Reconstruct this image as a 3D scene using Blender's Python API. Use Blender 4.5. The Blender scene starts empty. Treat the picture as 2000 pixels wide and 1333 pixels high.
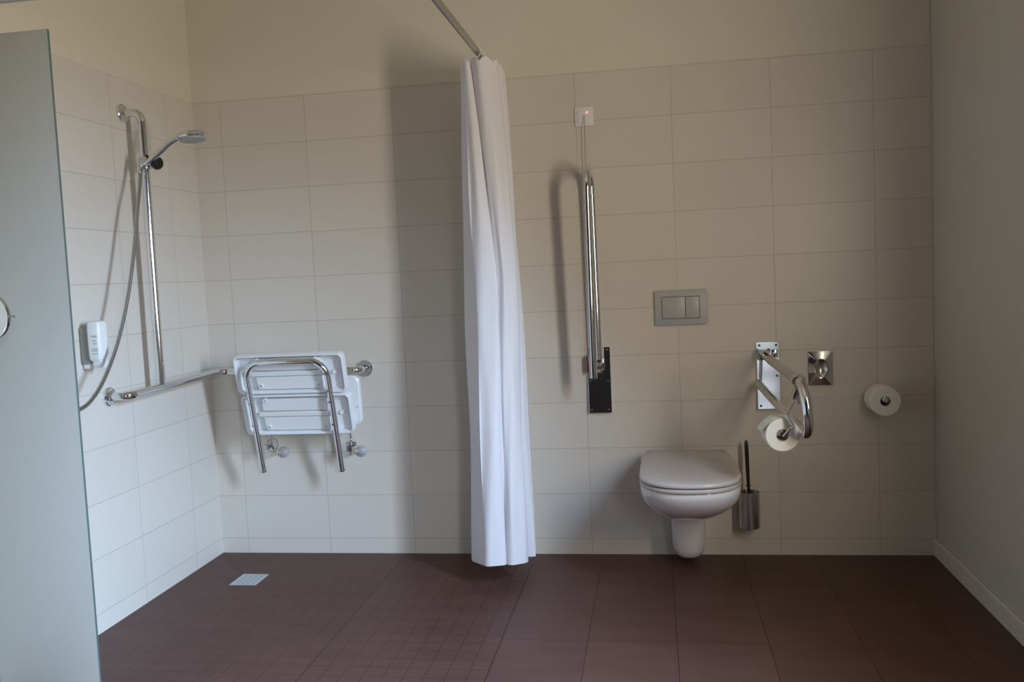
import bpy, bmesh, math, random
from mathutils import Vector, Matrix

sc = bpy.context.scene
COL = sc.collection

# ------------------------------------------------------------------ camera
cam_data = bpy.data.cameras.new('camera')
cam = bpy.data.objects.new('camera', cam_data)
COL.objects.link(cam)
_R = Vector((0.98700045, 0.15420293, -0.04529428))
_U = Vector((0.03341085, 0.07880224, 0.99633023))
_F = Vector((-0.15720633, 0.9848917, -0.07262579))
cam.matrix_world = Matrix(((_R.x, _U.x, -_F.x, 2.02870721),
                           (_R.y, _U.y, -_F.y, -3.85038815),
                           (_R.z, _U.z, -_F.z, 1.23308239),
                           (0, 0, 0, 1)))
cam_data.sensor_width = 36.0
cam_data.lens = 1749.2725 * 36 / 2000
cam_data.clip_start = 0.02
sc.camera = cam

# ------------------------------------------------------------------ view, world
vs = sc.view_settings
sc.display_settings.display_device = 'sRGB'
vs.view_transform = 'Standard'
vs.look = 'None'
vs.exposure = 0.0
vs.gamma = 1.0
vs.use_curve_mapping = False
world = bpy.data.worlds.new('world')
sc.world = world
world.use_nodes = True
world.node_tree.nodes['Background'].inputs[0].default_value = (0.45, 0.60, 0.9, 1)
world.node_tree.nodes['Background'].inputs[1].default_value = 1.0

# room limits (metres): back wall y=0, left wall x=0, floor z=0
XR = 3.150
YF = -4.90
ZC = 2.75
WY0, WY1, WZ0, WZ1 = -2.36, -2.04, 0.85, 2.15     # daylight window in the right wall, out of frame


def area(name, loc, direction, sx, sy, watts, color, spread):
    d = bpy.data.lights.new(name, 'AREA')
    d.shape = 'RECTANGLE'
    d.size, d.size_y = sx, sy
    d.energy = watts
    d.color = color
    d.spread = math.radians(spread)
    o = bpy.data.objects.new(name, d)
    o.location = loc
    o.rotation_euler = Vector(direction).to_track_quat('-Z', 'Y').to_euler()
    COL.objects.link(o)
    return o


# sky seen through the window (falls downward) and the garden's bounce (falls upward)
_wy = (WY0 + WY1) / 2
area('sky_daylight', (XR + 0.12, _wy, 1.62), (-1, 0.34, -0.73), WY1 - WY0, 1.0, 43, (0.38, 0.64, 1.0), 79)
area('garden_bounce', (XR + 0.108, _wy, 1.40), (-1, 0.72, 0.0), WY1 - WY0, 1.0, 35.5, (1.0, 0.88, 0.67), 168)
# daylight through the glazed door behind the camera
area('door_daylight', (2.94, YF + 0.06, 1.25), (-0.72, 1, -0.48), 0.36, 1.4, 10.5, (0.80, 0.89, 1.0), 56)

# ------------------------------------------------------------------ materials


def new_mat(name):
    m = bpy.data.materials.new(name)
    m.use_nodes = True
    return m, m.node_tree, m.node_tree.nodes['Principled BSDF']


def simple(name, col, rough=0.5, metal=0.0, noise=0.0, scale=60.0, spec=None, bump=0.0):
    """Principled with a faint procedural variation of roughness/colour."""
    m, nt, b = new_mat(name)
    b.inputs['Base Color'].default_value = (*col, 1)
    b.inputs['Roughness'].default_value = rough
    b.inputs['Metallic'].default_value = metal
    if spec is not None:
        b.inputs['Specular IOR Level'].default_value = spec
    tc = nt.nodes.new('ShaderNodeTexCoord')
    ns = nt.nodes.new('ShaderNodeTexNoise')
    ns.inputs['Scale'].default_value = scale
    nt.links.new(tc.outputs['Object'], ns.inputs['Vector'])
    mx = nt.nodes.new('ShaderNodeMix')
    mx.data_type = 'RGBA'
    lo = tuple(max(0, c * (1 - noise)) for c in col)
    hi = tuple(min(1, c * (1 + noise)) for c in col)
    mx.inputs[6].default_value = (*lo, 1)
    mx.inputs[7].default_value = (*hi, 1)
    nt.links.new(ns.outputs['Fac'], mx.inputs[0])
    nt.links.new(mx.outputs[2], b.inputs['Base Color'])
    if bump > 0:
        bp = nt.nodes.new('ShaderNodeBump')
        bp.inputs['Strength'].default_value = bump
        bp.inputs['Distance'].default_value = 0.002
        nt.links.new(ns.outputs['Fac'], bp.inputs['Height'])
        nt.links.new(bp.outputs['Normal'], b.inputs['Normal'])
    return m


def math_node(nt, op, a, b=None, clamp=False):
    n = nt.nodes.new('ShaderNodeMath')
    n.operation = op
    n.use_clamp = clamp
    for i, v in enumerate((a, b)):
        if v is None:
            continue
        if isinstance(v, (int, float)):
            n.inputs[i].default_value = v
        else:
            nt.links.new(v, n.inputs[i])
    return n.outputs[0]


def line_mask(nt, coord, offset, pitch, width):
    """1 on joints at coord = offset + k*pitch, 0 elsewhere, soft edge."""
    a = math_node(nt, 'SUBTRACT', coord, offset - pitch / 2)
    a = math_node(nt, 'DIVIDE', a, pitch)
    a = math_node(nt, 'FLOORED_MODULO', a, 1.0)
    a = math_node(nt, 'SUBTRACT', a, 0.5)
    a = math_node(nt, 'ABSOLUTE', a)
    a = math_node(nt, 'MULTIPLY', a, pitch)          # distance to the joint, metres
    a = math_node(nt, 'DIVIDE', a, width / 2)
    a = math_node(nt, 'SUBTRACT', 1.5, a)
    return math_node(nt, 'MULTIPLY', a, 1.0, clamp=True)


def tile_material(name, axis, off, zoff):
    m, nt, b = new_mat(name)
    tc = nt.nodes.new('ShaderNodeTexCoord')
    sp = nt.nodes.new('ShaderNodeSeparateXYZ')
    nt.links.new(tc.outputs['Object'], sp.inputs[0])
    h = sp.outputs[axis]
    z = sp.outputs[2]
    lv = line_mask(nt, h, off, 0.4, 0.0024)
    lh = line_mask(nt, z, zoff, 0.2002, 0.0024)
    mask = math_node(nt, 'MAXIMUM', lv, lh)
    # faint tone difference from tile to tile
    wn = nt.nodes.new('ShaderNodeTexWhiteNoise')
    cb = nt.nodes.new('ShaderNodeCombineXYZ')
    ix = math_node(nt, 'FLOOR', math_node(nt, 'DIVIDE', math_node(nt, 'SUBTRACT', h, off), 0.4))
    iz = math_node(nt, 'FLOOR', math_node(nt, 'DIVIDE', math_node(nt, 'SUBTRACT', z, zoff), 0.2002))
    nt.links.new(ix, cb.inputs[0])
    nt.links.new(iz, cb.inputs[1])
    nt.links.new(cb.outputs[0], wn.inputs['Vector'])
    base = nt.nodes.new('ShaderNodeMix')
    base.data_type = 'RGBA'
    base.inputs[6].default_value = (0.690, 0.645, 0.585, 1)
    base.inputs[7].default_value = (0.715, 0.669, 0.607, 1)
    nt.links.new(wn.outputs['Value'], base.inputs[0])
    mx = nt.nodes.new('ShaderNodeMix')
    mx.data_type = 'RGBA'
    mx.inputs[7].default_value = (0.50, 0.46, 0.41, 1)
    nt.links.new(base.outputs[2], mx.inputs[6])
    nt.links.new(mask, mx.inputs[0])
    nt.links.new(mx.outputs[2], b.inputs['Base Color'])
    b.inputs['Roughness'].default_value = 0.34
    b.inputs['Specular IOR Level'].default_value = 0.4
    bp = nt.nodes.new('ShaderNodeBump')
    bp.inputs['Strength'].default_value = 0.35
    bp.inputs['Distance'].default_value = 0.001
    bp.invert = True
    nt.links.new(mask, bp.inputs['Height'])
    nt.links.new(bp.outputs['Normal'], b.inputs['Normal'])
    return m


def floor_material():
    m, nt, b = new_mat('floor_tiles')
    tc = nt.nodes.new('ShaderNodeTexCoord')
    sp = nt.nodes.new('ShaderNodeSeparateXYZ')
    nt.links.new(tc.outputs['Object'], sp.inputs[0])
    x, y = sp.outputs[0], sp.outputs[1]
    in_wet = math_node(nt, 'LESS_THAN', x, 1.48)            # shower mosaic ends here
    # large tiles 30 x 60
    big = math_node(nt, 'MAXIMUM', line_mask(nt, x, 1.48, 0.2945, 0.003), line_mask(nt, y, -0.33, 0.60, 0.002))
    big = math_node(nt, 'MULTIPLY', big, math_node(nt, 'SUBTRACT', 1.0, in_wet))
    big = math_node(nt, 'MAXIMUM', big, line_mask(nt, math_node(nt, 'SUBTRACT', x, 1.48), 0.0, 50.0, 0.005))
    # mosaic
    mo = math_node(nt, 'MAXIMUM', line_mask(nt, x, 0.219, 0.0667, 0.0032), line_mask(nt, y, -0.035, 0.0667, 0.0032))
    mo = math_node(nt, 'MULTIPLY', math_node(nt, 'MULTIPLY', mo, in_wet), 0.7)
    # falls towards the drain: one joint at x = .885 and two diagonals into the corner
    fall = math_node(nt, 'MULTIPLY', line_mask(nt, math_node(nt, 'SUBTRACT', x, 0.887), 0.0, 50.0, 0.0045),
                     math_node(nt, 'GREATER_THAN', y, -1.3))
    dg = math_node(nt, 'ADD', math_node(nt, 'MULTIPLY', x, 0.78), math_node(nt, 'MULTIPLY', y, 0.6257))
    dgl = math_node(nt, 'MULTIPLY', line_mask(nt, dg, 0.0, 50.0, 0.005), math_node(nt, 'LESS_THAN', x, 0.25))
    mask = math_node(nt, 'MAXIMUM', math_node(nt, 'MAXIMUM', big, mo), math_node(nt, 'MAXIMUM', fall, dgl))
    # cloudy stone colour, streaked along x, per-tile change
    mp = nt.nodes.new('ShaderNodeMapping')
    mp.inputs['Scale'].default_value = (2.2, 9.0, 1.0)
    nt.links.new(tc.outputs['Object'], mp.inputs[0])
    ns = nt.nodes.new('ShaderNodeTexNoise')
    ns.inputs['Scale'].default_value = 1.6
    ns.inputs['Detail'].default_value = 6
    nt.links.new(mp.outputs[0], ns.inputs['Vector'])
    wn = nt.nodes.new('ShaderNodeTexWhiteNoise')
    cb = nt.nodes.new('ShaderNodeCombineXYZ')
    nt.links.new(math_node(nt, 'FLOOR', math_node(nt, 'DIVIDE', math_node(nt, 'SUBTRACT', x, 1.48), 0.2945)), cb.inputs[0])
    nt.links.new(math_node(nt, 'FLOOR', math_node(nt, 'DIVIDE', math_node(nt, 'ADD', y, 0.33), 0.6)), cb.inputs[1])
    nt.links.new(cb.outputs[0], wn.inputs['Vector'])
    f = math_node(nt, 'ADD', math_node(nt, 'MULTIPLY', ns.outputs['Fac'], 0.8), math_node(nt, 'MULTIPLY', wn.outputs['Value'], 0.22))
    base = nt.nodes.new('ShaderNodeMix')
    base.data_type = 'RGBA'
    base.inputs[6].default_value = (0.060, 0.026, 0.020, 1)
    base.inputs[7].default_value = (0.126, 0.055, 0.044, 1)
    nt.links.new(f, base.inputs[0])
    mx = nt.nodes.new('ShaderNodeMix')
    mx.data_type = 'RGBA'
    mx.inputs[7].default_value = (0.030, 0.017, 0.015, 1)
    nt.links.new(base.outputs[2], mx.inputs[6])
    nt.links.new(mask, mx.inputs[0])
    nt.links.new(mx.outputs[2], b.inputs['Base Color'])
    b.inputs['Roughness'].default_value = 0.48
    b.inputs['Specular IOR Level'].default_value = 0.32
    bp = nt.nodes.new('ShaderNodeBump')
    bp.inputs['Strength'].default_value = 0.3
    bp.inputs['Distance'].default_value = 0.001
    bp.invert = True
    nt.links.new(mask, bp.inputs['Height'])
    nt.links.new(bp.outputs['Normal'], b.inputs['Normal'])
    return m


M = {}
M['tile_back'] = tile_material('tile_back', 0, 0.1292, 0.0703)
M['tile_left'] = tile_material('tile_left', 1, -0.2411, 0.0703)
M['floor'] = floor_material()
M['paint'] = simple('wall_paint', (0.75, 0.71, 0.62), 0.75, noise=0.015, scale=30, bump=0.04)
M['paint_dimmed'] = simple('wall_paint_dimmed', (0.60, 0.575, 0.52), 0.8, noise=0.015, scale=30, bump=0.04)  # wall paint darkened: the right wall's dim light put into its colour
M['far_wall'] = simple('far_wall_paint', (0.06, 0.06, 0.075), 0.7, noise=0.05)
M['white_trim'] = simple('white_trim', (0.72, 0.69, 0.64), 0.5, noise=0.01)
M['chrome'] = simple('chrome', (0.78, 0.79, 0.80), 0.09, metal=1, noise=0.02, scale=20)
M['chrome_dull'] = simple('brushed_steel', (0.55, 0.55, 0.54), 0.24, metal=1, noise=0.05, scale=80)
M['rail_alu'] = simple('rail_aluminium', (0.50, 0.50, 0.49), 0.30, metal=1, noise=0.04, scale=60)
M['screw'] = simple('screw_dark', (0.10, 0.10, 0.10), 0.35, metal=0.8, noise=0.05)
M['white_plastic'] = simple('white_plastic', (0.82, 0.84, 0.86), 0.32, noise=0.01, scale=15)
M['grey_plastic'] = simple('grey_plastic', (0.44, 0.45, 0.46), 0.35, noise=0.02)
M['ceramic'] = simple('ceramic', (0.74, 0.70, 0.70), 0.10, noise=0.01, scale=6, spec=0.55)
M['lid'] = simple('lid_plastic', (0.53, 0.475, 0.455), 0.25, noise=0.01, scale=6)
M['glass_edge'] = simple('glass_edge', (0.11, 0.15, 0.14), 0.3, noise=0.03)
M['drain_hole'] = simple('drain_hole', (0.26, 0.26, 0.27), 0.6, noise=0.05)
M['pad'] = simple('grey_rubber_pad', (0.42, 0.43, 0.45), 0.5, noise=0.03)
M['black'] = simple('black_plastic', (0.012, 0.012, 0.014), 0.35, noise=0.2)
M['dark'] = simple('dark_gap', (0.02, 0.02, 0.02), 0.7, noise=0.1)
M['bronze'] = simple('dark_bronze', (0.035, 0.03, 0.022), 0.45, noise=0.1)
M['flush'] = simple('flush_plastic', (0.46, 0.465, 0.485), 0.38, noise=0.01)
M['paper'] = simple('tissue_paper', (0.86, 0.84, 0.79), 0.95, noise=0.02, scale=200, bump=0.15)
M['card'] = simple('cardboard', (0.42, 0.40, 0.34), 0.9, noise=0.06, scale=120)
M['red_plastic'] = simple('red_plastic', (0.16, 0.018, 0.012), 0.35, noise=0.05)
M['red_cord'] = simple('red_cord', (0.38, 0.17, 0.14), 0.8, noise=0.1)
M['ink'] = simple('grey_print', (0.48, 0.50, 0.49), 0.6, noise=0.05)
M['smoke_plastic'] = simple('smoke_plastic', (0.26, 0.26, 0.24), 0.3, noise=0.05)
M['spray'] = simple('spray_face', (0.36, 0.38, 0.40), 0.4, noise=0.05, scale=200)
M['hose'] = simple('metal_hose', (0.50, 0.53, 0.57), 0.25, metal=1, noise=0.05)

m, nt, b = new_mat('led')
b.inputs['Emission Color'].default_value = (1.0, 0.10, 0.04, 1)
b.inputs['Emission Strength'].default_value = 4.0
ns = nt.nodes.new('ShaderNodeTexNoise')
ns.inputs['Scale'].default_value = 3
nt.links.new(ns.outputs['Fac'], b.inputs['Roughness'])
M['led'] = m

# frosted pane: scatters light both ways
m, nt, b = new_mat('frosted_glass')
out = nt.nodes['Material Output']
b.inputs['Base Color'].default_value = (0.70, 0.71, 0.68, 1)
b.inputs['Roughness'].default_value = 0.45
ns = nt.nodes.new('ShaderNodeTexNoise')
ns.inputs['Scale'].default_value = 400
bp = nt.nodes.new('ShaderNodeBump')
bp.inputs['Strength'].default_value = 0.05
nt.links.new(ns.outputs['Fac'], bp.inputs['Height'])
nt.links.new(bp.outputs['Normal'], b.inputs['Normal'])
tr = nt.nodes.new('ShaderNodeBsdfTranslucent')
tr.inputs['Color'].default_value = (0.80, 0.83, 0.79, 1)
ms = nt.nodes.new('ShaderNodeMixShader')
ms.inputs[0].default_value = 0.3
nt.links.new(b.outputs[0], ms.inputs[1])
nt.links.new(tr.outputs[0], ms.inputs[2])
nt.links.new(ms.outputs[0], out.inputs['Surface'])
M['frost'] = m

# curtain cloth
m, nt, b = new_mat('curtain_cloth')
out = nt.nodes['Material Output']
b.inputs['Base Color'].default_value = (0.86, 0.85, 0.90, 1)
b.inputs['Roughness'].default_value = 0.8
tc = nt.nodes.new('ShaderNodeTexCoord')
wv = nt.nodes.new('ShaderNodeTexNoise')
wv.inputs['Scale'].default_value = 9
wv.inputs['Detail'].default_value = 4
nt.links.new(tc.outputs['Object'], wv.inputs['Vector'])
bp = nt.nodes.new('ShaderNodeBump')
bp.inputs['Strength'].default_value = 0.25
bp.inputs['Distance'].default_value = 0.01
nt.links.new(wv.outputs['Fac'], bp.inputs['Height'])
nt.links.new(bp.outputs['Normal'], b.inputs['Normal'])
tr = nt.nodes.new('ShaderNodeBsdfTranslucent')
tr.inputs['Color'].default_value = (0.84, 0.83, 0.88, 1)
ms = nt.nodes.new('ShaderNodeMixShader')
ms.inputs[0].default_value = 0.15
nt.links.new(b.outputs[0], ms.inputs[1])
nt.links.new(tr.outputs[0], ms.inputs[2])
nt.links.new(ms.outputs[0], out.inputs['Surface'])
M['cloth'] = m

# daylight behind a slatted blind in the door behind the camera
m, nt, b = new_mat('lit_door_glass')
b.inputs['Base Color'].default_value = (0.3, 0.32, 0.33, 1)
b.inputs['Emission Color'].default_value = (0.86, 0.92, 1.0, 1)
tc = nt.nodes.new('ShaderNodeTexCoord')
wv = nt.nodes.new('ShaderNodeTexWave')
wv.bands_direction = 'Z'
wv.inputs['Scale'].default_value = 1.4
wv.inputs['Distortion'].default_value = 4.0
nt.links.new(tc.outputs['Object'], wv.inputs['Vector'])
es = math_node(nt, 'ADD', math_node(nt, 'MULTIPLY', wv.outputs['Fac'], 0.95), 0.2)
nt.links.new(es, b.inputs['Emission Strength'])
M['lit_door'] = m

# ------------------------------------------------------------------ mesh helpers


def finish(bm, name, mats, parent=None, angle=38, smooth=True):
    """bmesh (world coordinates) -> ONE mesh object, kept in place under its parent."""
    bmesh.ops.remove_doubles(bm, verts=bm.verts, dist=1e-6)
    bm.normal_update()
    if smooth:
        lim = math.radians(angle)
        for f in bm.faces:
            f.smooth = True
        for e in bm.edges:
            e.smooth = not (len(e.link_faces) == 2 and e.calc_face_angle(0) > lim)
    if parent is not None:
        base = Vector(parent.get('_base', (0, 0, 0)))
        bmesh.ops.translate(bm, verts=bm.verts, vec=-base)
    me = bpy.data.meshes.new(name)
    bm.to_mesh(me)
    bm.free()
    if not isinstance(mats, (list, tuple)):
        mats = [mats]
    for mt in mats:
        me.materials.append(mt)
    o = bpy.data.objects.new(name, me)
    COL.objects.link(o)
    if parent is not None:
        o.parent = parent
        o['_base'] = parent.get('_base', (0, 0, 0))
    return o


def thing(name, label, cat, loc, group=None):
    o = bpy.data.objects.new(name, None)
    o.location = loc
    o.empty_display_size = 0.05
    o['label'] = label
    o['category'] = cat
    o['_base'] = tuple(loc)
    if group:
        o['group'] = group
    COL.objects.link(o)
    return o


def tag(o, label, cat):
    o['label'] = label
    o['category'] = cat
    return o


def box(bm, x0, x1, y0, y1, z0, z1, bevel=0.0, seg=2, rot=None, mat=0):
    nb = bmesh.new()
    bmesh.ops.create_cube(nb, size=1.0)
    c = Vector(((x0 + x1) / 2, (y0 + y1) / 2, (z0 + z1) / 2))
    for v in nb.verts:
        v.co = Vector((v.co.x * abs(x1 - x0), v.co.y * abs(y1 - y0), v.co.z * abs(z1 - z0)))
    if bevel > 0:
        bmesh.ops.bevel(nb, geom=nb.edges[:], offset=bevel, segments=seg, profile=0.5, affect='EDGES')
    if rot is not None:
        bmesh.ops.transform(nb, matrix=rot.to_4x4(), verts=nb.verts)
    bmesh.ops.translate(nb, verts=nb.verts, vec=c)
    for f in nb.faces:
        f.material_index = mat
    merge(bm, nb)


def merge(bm, nb):
    me = bpy.data.meshes.new('tmp')
    nb.to_mesh(me)
    nb.free()
    bm.from_mesh(me)
    bpy.data.meshes.remove(me)


def fillet(pts, radii, n=8):
    """round the inner corners of a polyline"""
    out = [Vector(pts[0])]
    for i in range(1, len(pts) - 1):
        p, a, c = Vector(pts[i]), Vector(pts[i - 1]), Vector(pts[i + 1])
        r = radii[i - 1] if isinstance(radii, (list, tuple)) else radii
        u, w = (a - p).normalized(), (c - p).normalized()
        ang = u.angle(w)
        if r <= 0 or ang > math.pi - 0.02:
            out.append(p)
            continue
        t = min(r / math.tan(ang / 2), (a - p).length * 0.499, (c - p).length * 0.499)
        r2 = t * math.tan(ang / 2)
        bis = (u + w).normalized()
        cen = p + bis * (r2 / math.sin(ang / 2))
        s, e = p + u * t - cen, p + w * t - cen
        tot = s.angle(e)
        ax = s.cross(e).normalized()
        for k in range(n + 1):
            out.append(cen + Matrix.Rotation(tot * k / n, 3, ax) @ s)
    out.append(Vector(pts[-1]))
    return out


def spline(pts, n=10):
    """Catmull-Rom through points"""
    P = [Vector(p) for p in pts]
    P = [P[0] * 2 - P[1]] + P + [P[-1] * 2 - P[-2]]
    out = []
    for i in range(1, len(P) - 2):
        a, b2, c, d = P[i - 1:i + 3]
        for k in range(n):
            t = k / n
            out.append(0.5 * ((2 * b2) + (c - a) * t + (2 * a - 5 * b2 + 4 * c - d) * t * t + (3 * b2 - a - 3 * c + d) * t ** 3))
    out.append(P[-2])
    return out


def tube(bm, pts, r, seg=20, caps=True, ridge=None, bevel_cap=True):
    """sweep a circle (radius r or a list) along pts"""
    P = [Vector(p) for p in pts]
    n = len(P)
    T = []
    for i in range(n):
        a = P[max(i - 1, 0)]
        c = P[min(i + 1, n - 1)]
        T.append((c - a).normalized())
    ref = Vector((0, 0, 1)) if abs(T[0].z) < 0.9 else Vector((1, 0, 0))
    N = T[0].cross(ref).normalized()
    rings = []
    for i in range(n):
        if i > 0:
            q = T[i - 1].rotation_difference(T[i])
            N = (q @ N)
            N = (N - T[i] * N.dot(T[i])).normalized()
        B = T[i].cross(N)
        rr = r[i] if isinstance(r, (list, tuple)) else r
        if ridge:
            rr *= 1 + ridge * (1 if i % 2 else -1)
        rings.append([bm.verts.new(P[i] + (N * math.cos(2 * math.pi * k / seg) + B * math.sin(2 * math.pi * k / seg)) * rr) for k in range(seg)])
    for i in range(n - 1):
        for k in range(seg):
            k2 = (k + 1) % seg
            bm.faces.new((rings[i][k], rings[i][k2], rings[i + 1][k2], rings[i + 1][k]))
    if caps:
        bm.faces.new(list(reversed(rings[0])))
        bm.faces.new(rings[-1])
    return rings


def lathe(bm, profile, origin, axis, seg=32):
    """profile: (radius, distance along axis); closed where radius is 0"""
    ax = Vector(axis).normalized()
    ref = Vector((0, 0, 1)) if abs(ax.z) < 0.9 else Vector((1, 0, 0))
    N = ax.cross(ref).normalized()
    B = ax.cross(N)
    o = Vector(origin)
    rings = []
    for rr, d in profile:
        if rr < 1e-7:
            rings.append([bm.verts.new(o + ax * d)])
        else:
            rings.append([bm.verts.new(o + ax * d + (N * math.cos(2 * math.pi * k / seg) + B * math.sin(2 * math.pi * k / seg)) * rr) for k in range(seg)])
    for a, c in zip(rings[:-1], rings[1:]):
        for k in range(seg):
            k2 = (k + 1) % seg
            if len(a) == 1 and len(c) == 1:
                continue
            if len(a) == 1:
                bm.faces.new((a[0], c[k2], c[k]))
            elif len(c) == 1:
                bm.faces.new((a[k], a[k2], c[0]))
            else:
                bm.faces.new((a[k], a[k2], c[k2], c[k]))
    bmesh.ops.recalc_face_normals(bm, faces=bm.faces)


def disc(bm, origin, axis, r, t, bev=0.002, seg=32):
    lathe(bm, [(0, 0), (r, 0), (r, t - bev), (r - bev, t), (0, t)], origin, axis, seg)


def grid_surface(bm, rows, thick=0.0):
    V = [[bm.verts.new(p) for p in r] for r in rows]
    for i in range(len(V) - 1):
        for j in range(len(V[0]) - 1):
            bm.faces.new((V[i][j], V[i][j + 1], V[i + 1][j + 1], V[i + 1][j]))
    return V


def loft(bm, rings, cap0=True, cap1=True):
    V = [[bm.verts.new(p) for p in r] for r in rings]
    n = len(V[0])
    for i in range(len(V) - 1):
        for k in range(n):
            k2 = (k + 1) % n
            bm.faces.new((V[i][k], V[i][k2], V[i + 1][k2], V[i + 1][k]))
    if cap0:
        bm.faces.new(list(reversed(V[0])))
    if cap1:
        bm.faces.new(V[-1])
    bmesh.ops.recalc_face_normals(bm, faces=bm.faces)
    return V


def rrect(x0, x1, z0, z1, r, n=6):
    """rounded rectangle outline in (x, z)"""
    out = []
    for cx, cz, a0 in ((x1 - r, z1 - r, 0), (x0 + r, z1 - r, 90), (x0 + r, z0 + r, 180), (x1 - r, z0 + r, 270)):
        for k in range(n + 1):
            a = math.radians(a0 + 90 * k / n)
            out.append((cx + r * math.cos(a), cz + r * math.sin(a)))
    return out


def structure(bm, name, mats, smooth=False):
    o = finish(bm, name, mats, smooth=smooth)
    o['kind'] = 'structure'
    return o


# ------------------------------------------------------------------ the room
TT = 2.072   # top of the tiles
bm = bmesh.new()
box(bm, -0.2, XR + 0.2, YF - 0.2, 0.2, -0.15, 0)
structure(bm, 'floor', M['floor'])
bm = bmesh.new()
box(bm, -0.2, XR + 0.2, YF - 0.2, 0.2, ZC, ZC + 0.12)
structure(bm, 'ceiling', M['paint'])
bm = bmesh.new()
box(bm, 0, XR - 0.001, 0, 0.2, 0, TT, mat=0)
box(bm, -0.2, XR - 0.001, 0.006, 0.2, TT, ZC, mat=1)
structure(bm, 'wall_back', [M['tile_back'], M['paint']])
bm = bmesh.new()
box(bm, -0.2, 0, YF, 0, 0, TT, mat=0)
box(bm, -0.2, -0.006, YF, 0.1, TT, ZC, mat=1)
structure(bm, 'wall_left', [M['tile_left'], M['paint']])
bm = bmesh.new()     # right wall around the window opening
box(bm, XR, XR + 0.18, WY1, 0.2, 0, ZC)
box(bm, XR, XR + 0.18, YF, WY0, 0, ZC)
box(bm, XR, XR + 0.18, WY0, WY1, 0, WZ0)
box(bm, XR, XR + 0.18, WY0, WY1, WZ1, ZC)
structure(bm, 'wall_right', M['paint_dimmed'])
bm = bmesh.new()     # wall behind the camera
box(bm, -0.2, XR + 0.18, YF - 0.15, YF, 0, ZC)
structure(bm, 'wall_front', M['far_wall'])
bm = bmesh.new()
box(bm, XR - 0.012, XR - 0.0005, YF + 0.01, -0.0005, 0.0, 0.072, bevel=0.003)
structure(bm, 'baseboard_right', M['white_trim'])
bm = bmesh.new()     # slim frame lining the opening
f = 0.04
xa, xb = XR + 0.13, XR + 0.17
box(bm, xa, xb, WY0, WY0 + f, WZ0, WZ1)
box(bm, xa, xb, WY1 - f, WY1, WZ0, WZ1)
box(bm, xa, xb, WY0 + f, WY1 - f, WZ0, WZ0 + f)
box(bm, xa, xb, WY0 + f, WY1 - f, WZ1 - f, WZ1)
structure(bm, 'window_1', M['white_trim'])
bm = bmesh.new()     # door with a lit pane behind the camera
box(bm, 2.66, XR - 0.001, YF + 0.002, YF + 0.03, 0.02, 2.05, mat=0)
box(bm, 2.74, XR - 0.003, YF + 0.031, YF + 0.034, 0.06, 1.25, mat=1)
structure(bm, 'door_1', [M['white_trim'], M['lit_door']])

# ------------------------------------------------------------------ frosted pane and the things at the left edge
bm = bmesh.new()
box(bm, 0.002, 0.3385, -1.456, -1.446, 0.012, 2.0, bevel=0.0012)
for f in bm.faces:          # polished green-tinted edges
    f.normal_update()
    if abs(f.normal.y) < 0.9:
        f.material_index = 1
tag(finish(bm, 'frosted_glass_screen', [M['frost'], M['glass_edge']]), 'tall frosted glass screen standing at the left edge in front of the tiled wall', 'glass screen')

t = thing('magnifying_mirror', 'round magnifying mirror with a chrome rim, in front of the frosted glass', 'mirror', (0.003, -1.66, 1.19))
MC = Vector((0.192, -1.62, 1.183))
MA = Vector((0.10, -1, 0.0)).normalized()
MR = 0.0745
bm = bmesh.new()
lathe(bm, [(0, 0), (MR - 0.005, 0), (MR - 0.005, 0.004), (0, 0.0015)], MC - MA * 0.001, MA, 48)
finish(bm, 'mirror_glass', simple('mirror_silver', (0.86, 0.9, 0.9), 0.12, metal=1, noise=0.01), t)
bm = bmesh.new()
side = MA.cross(Vector((0, 0, 1))).normalized()
upv = side.cross(MA)
ringpts = [MC + (side * math.cos(a) + upv * math.sin(a)) * MR for a in [2 * math.pi * k / 48 for k in range(49)]]
lathe(bm, [(MR - 0.006, -0.006), (MR - 0.002, -0.010), (MR + 0.001, -0.004), (MR + 0.001, 0.004), (MR - 0.002, 0.009), (MR - 0.006, 0.006), (MR - 0.006, -0.006)], MC, MA, 64)
finish(bm, 'rim', M['chrome'], t)
bm = bmesh.new()
sgn = 1 if side.x > 0 else -1
k0 = MC + side * sgn * MR + upv * 0.006 * 0
lathe(bm, [(0, 0), (0.0022, 0), (0.0022, 0.007), (0.0040, 0.008), (0.0040, 0.0115), (0, 0.0115)], k0, side * sgn, 16)
finish(bm, 'tilt_knob', M['chrome_dull'], t)
bm = bmesh.new()
tube(bm, fillet([(0.010, -1.66, 1.183), (0.055, -1.64, 1.183), tuple(MC - side * sgn * (MR - 0.001))], 0.02), 0.0045, 12)
finish(bm, 'swing_arm', M['chrome'], t)
bm = bmesh.new()
disc(bm, (0.0005, -1.66, 1.183), (1, 0, 0), 0.032, 0.012)
finish(bm, 'wall_plate', M['chrome'], t)

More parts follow.
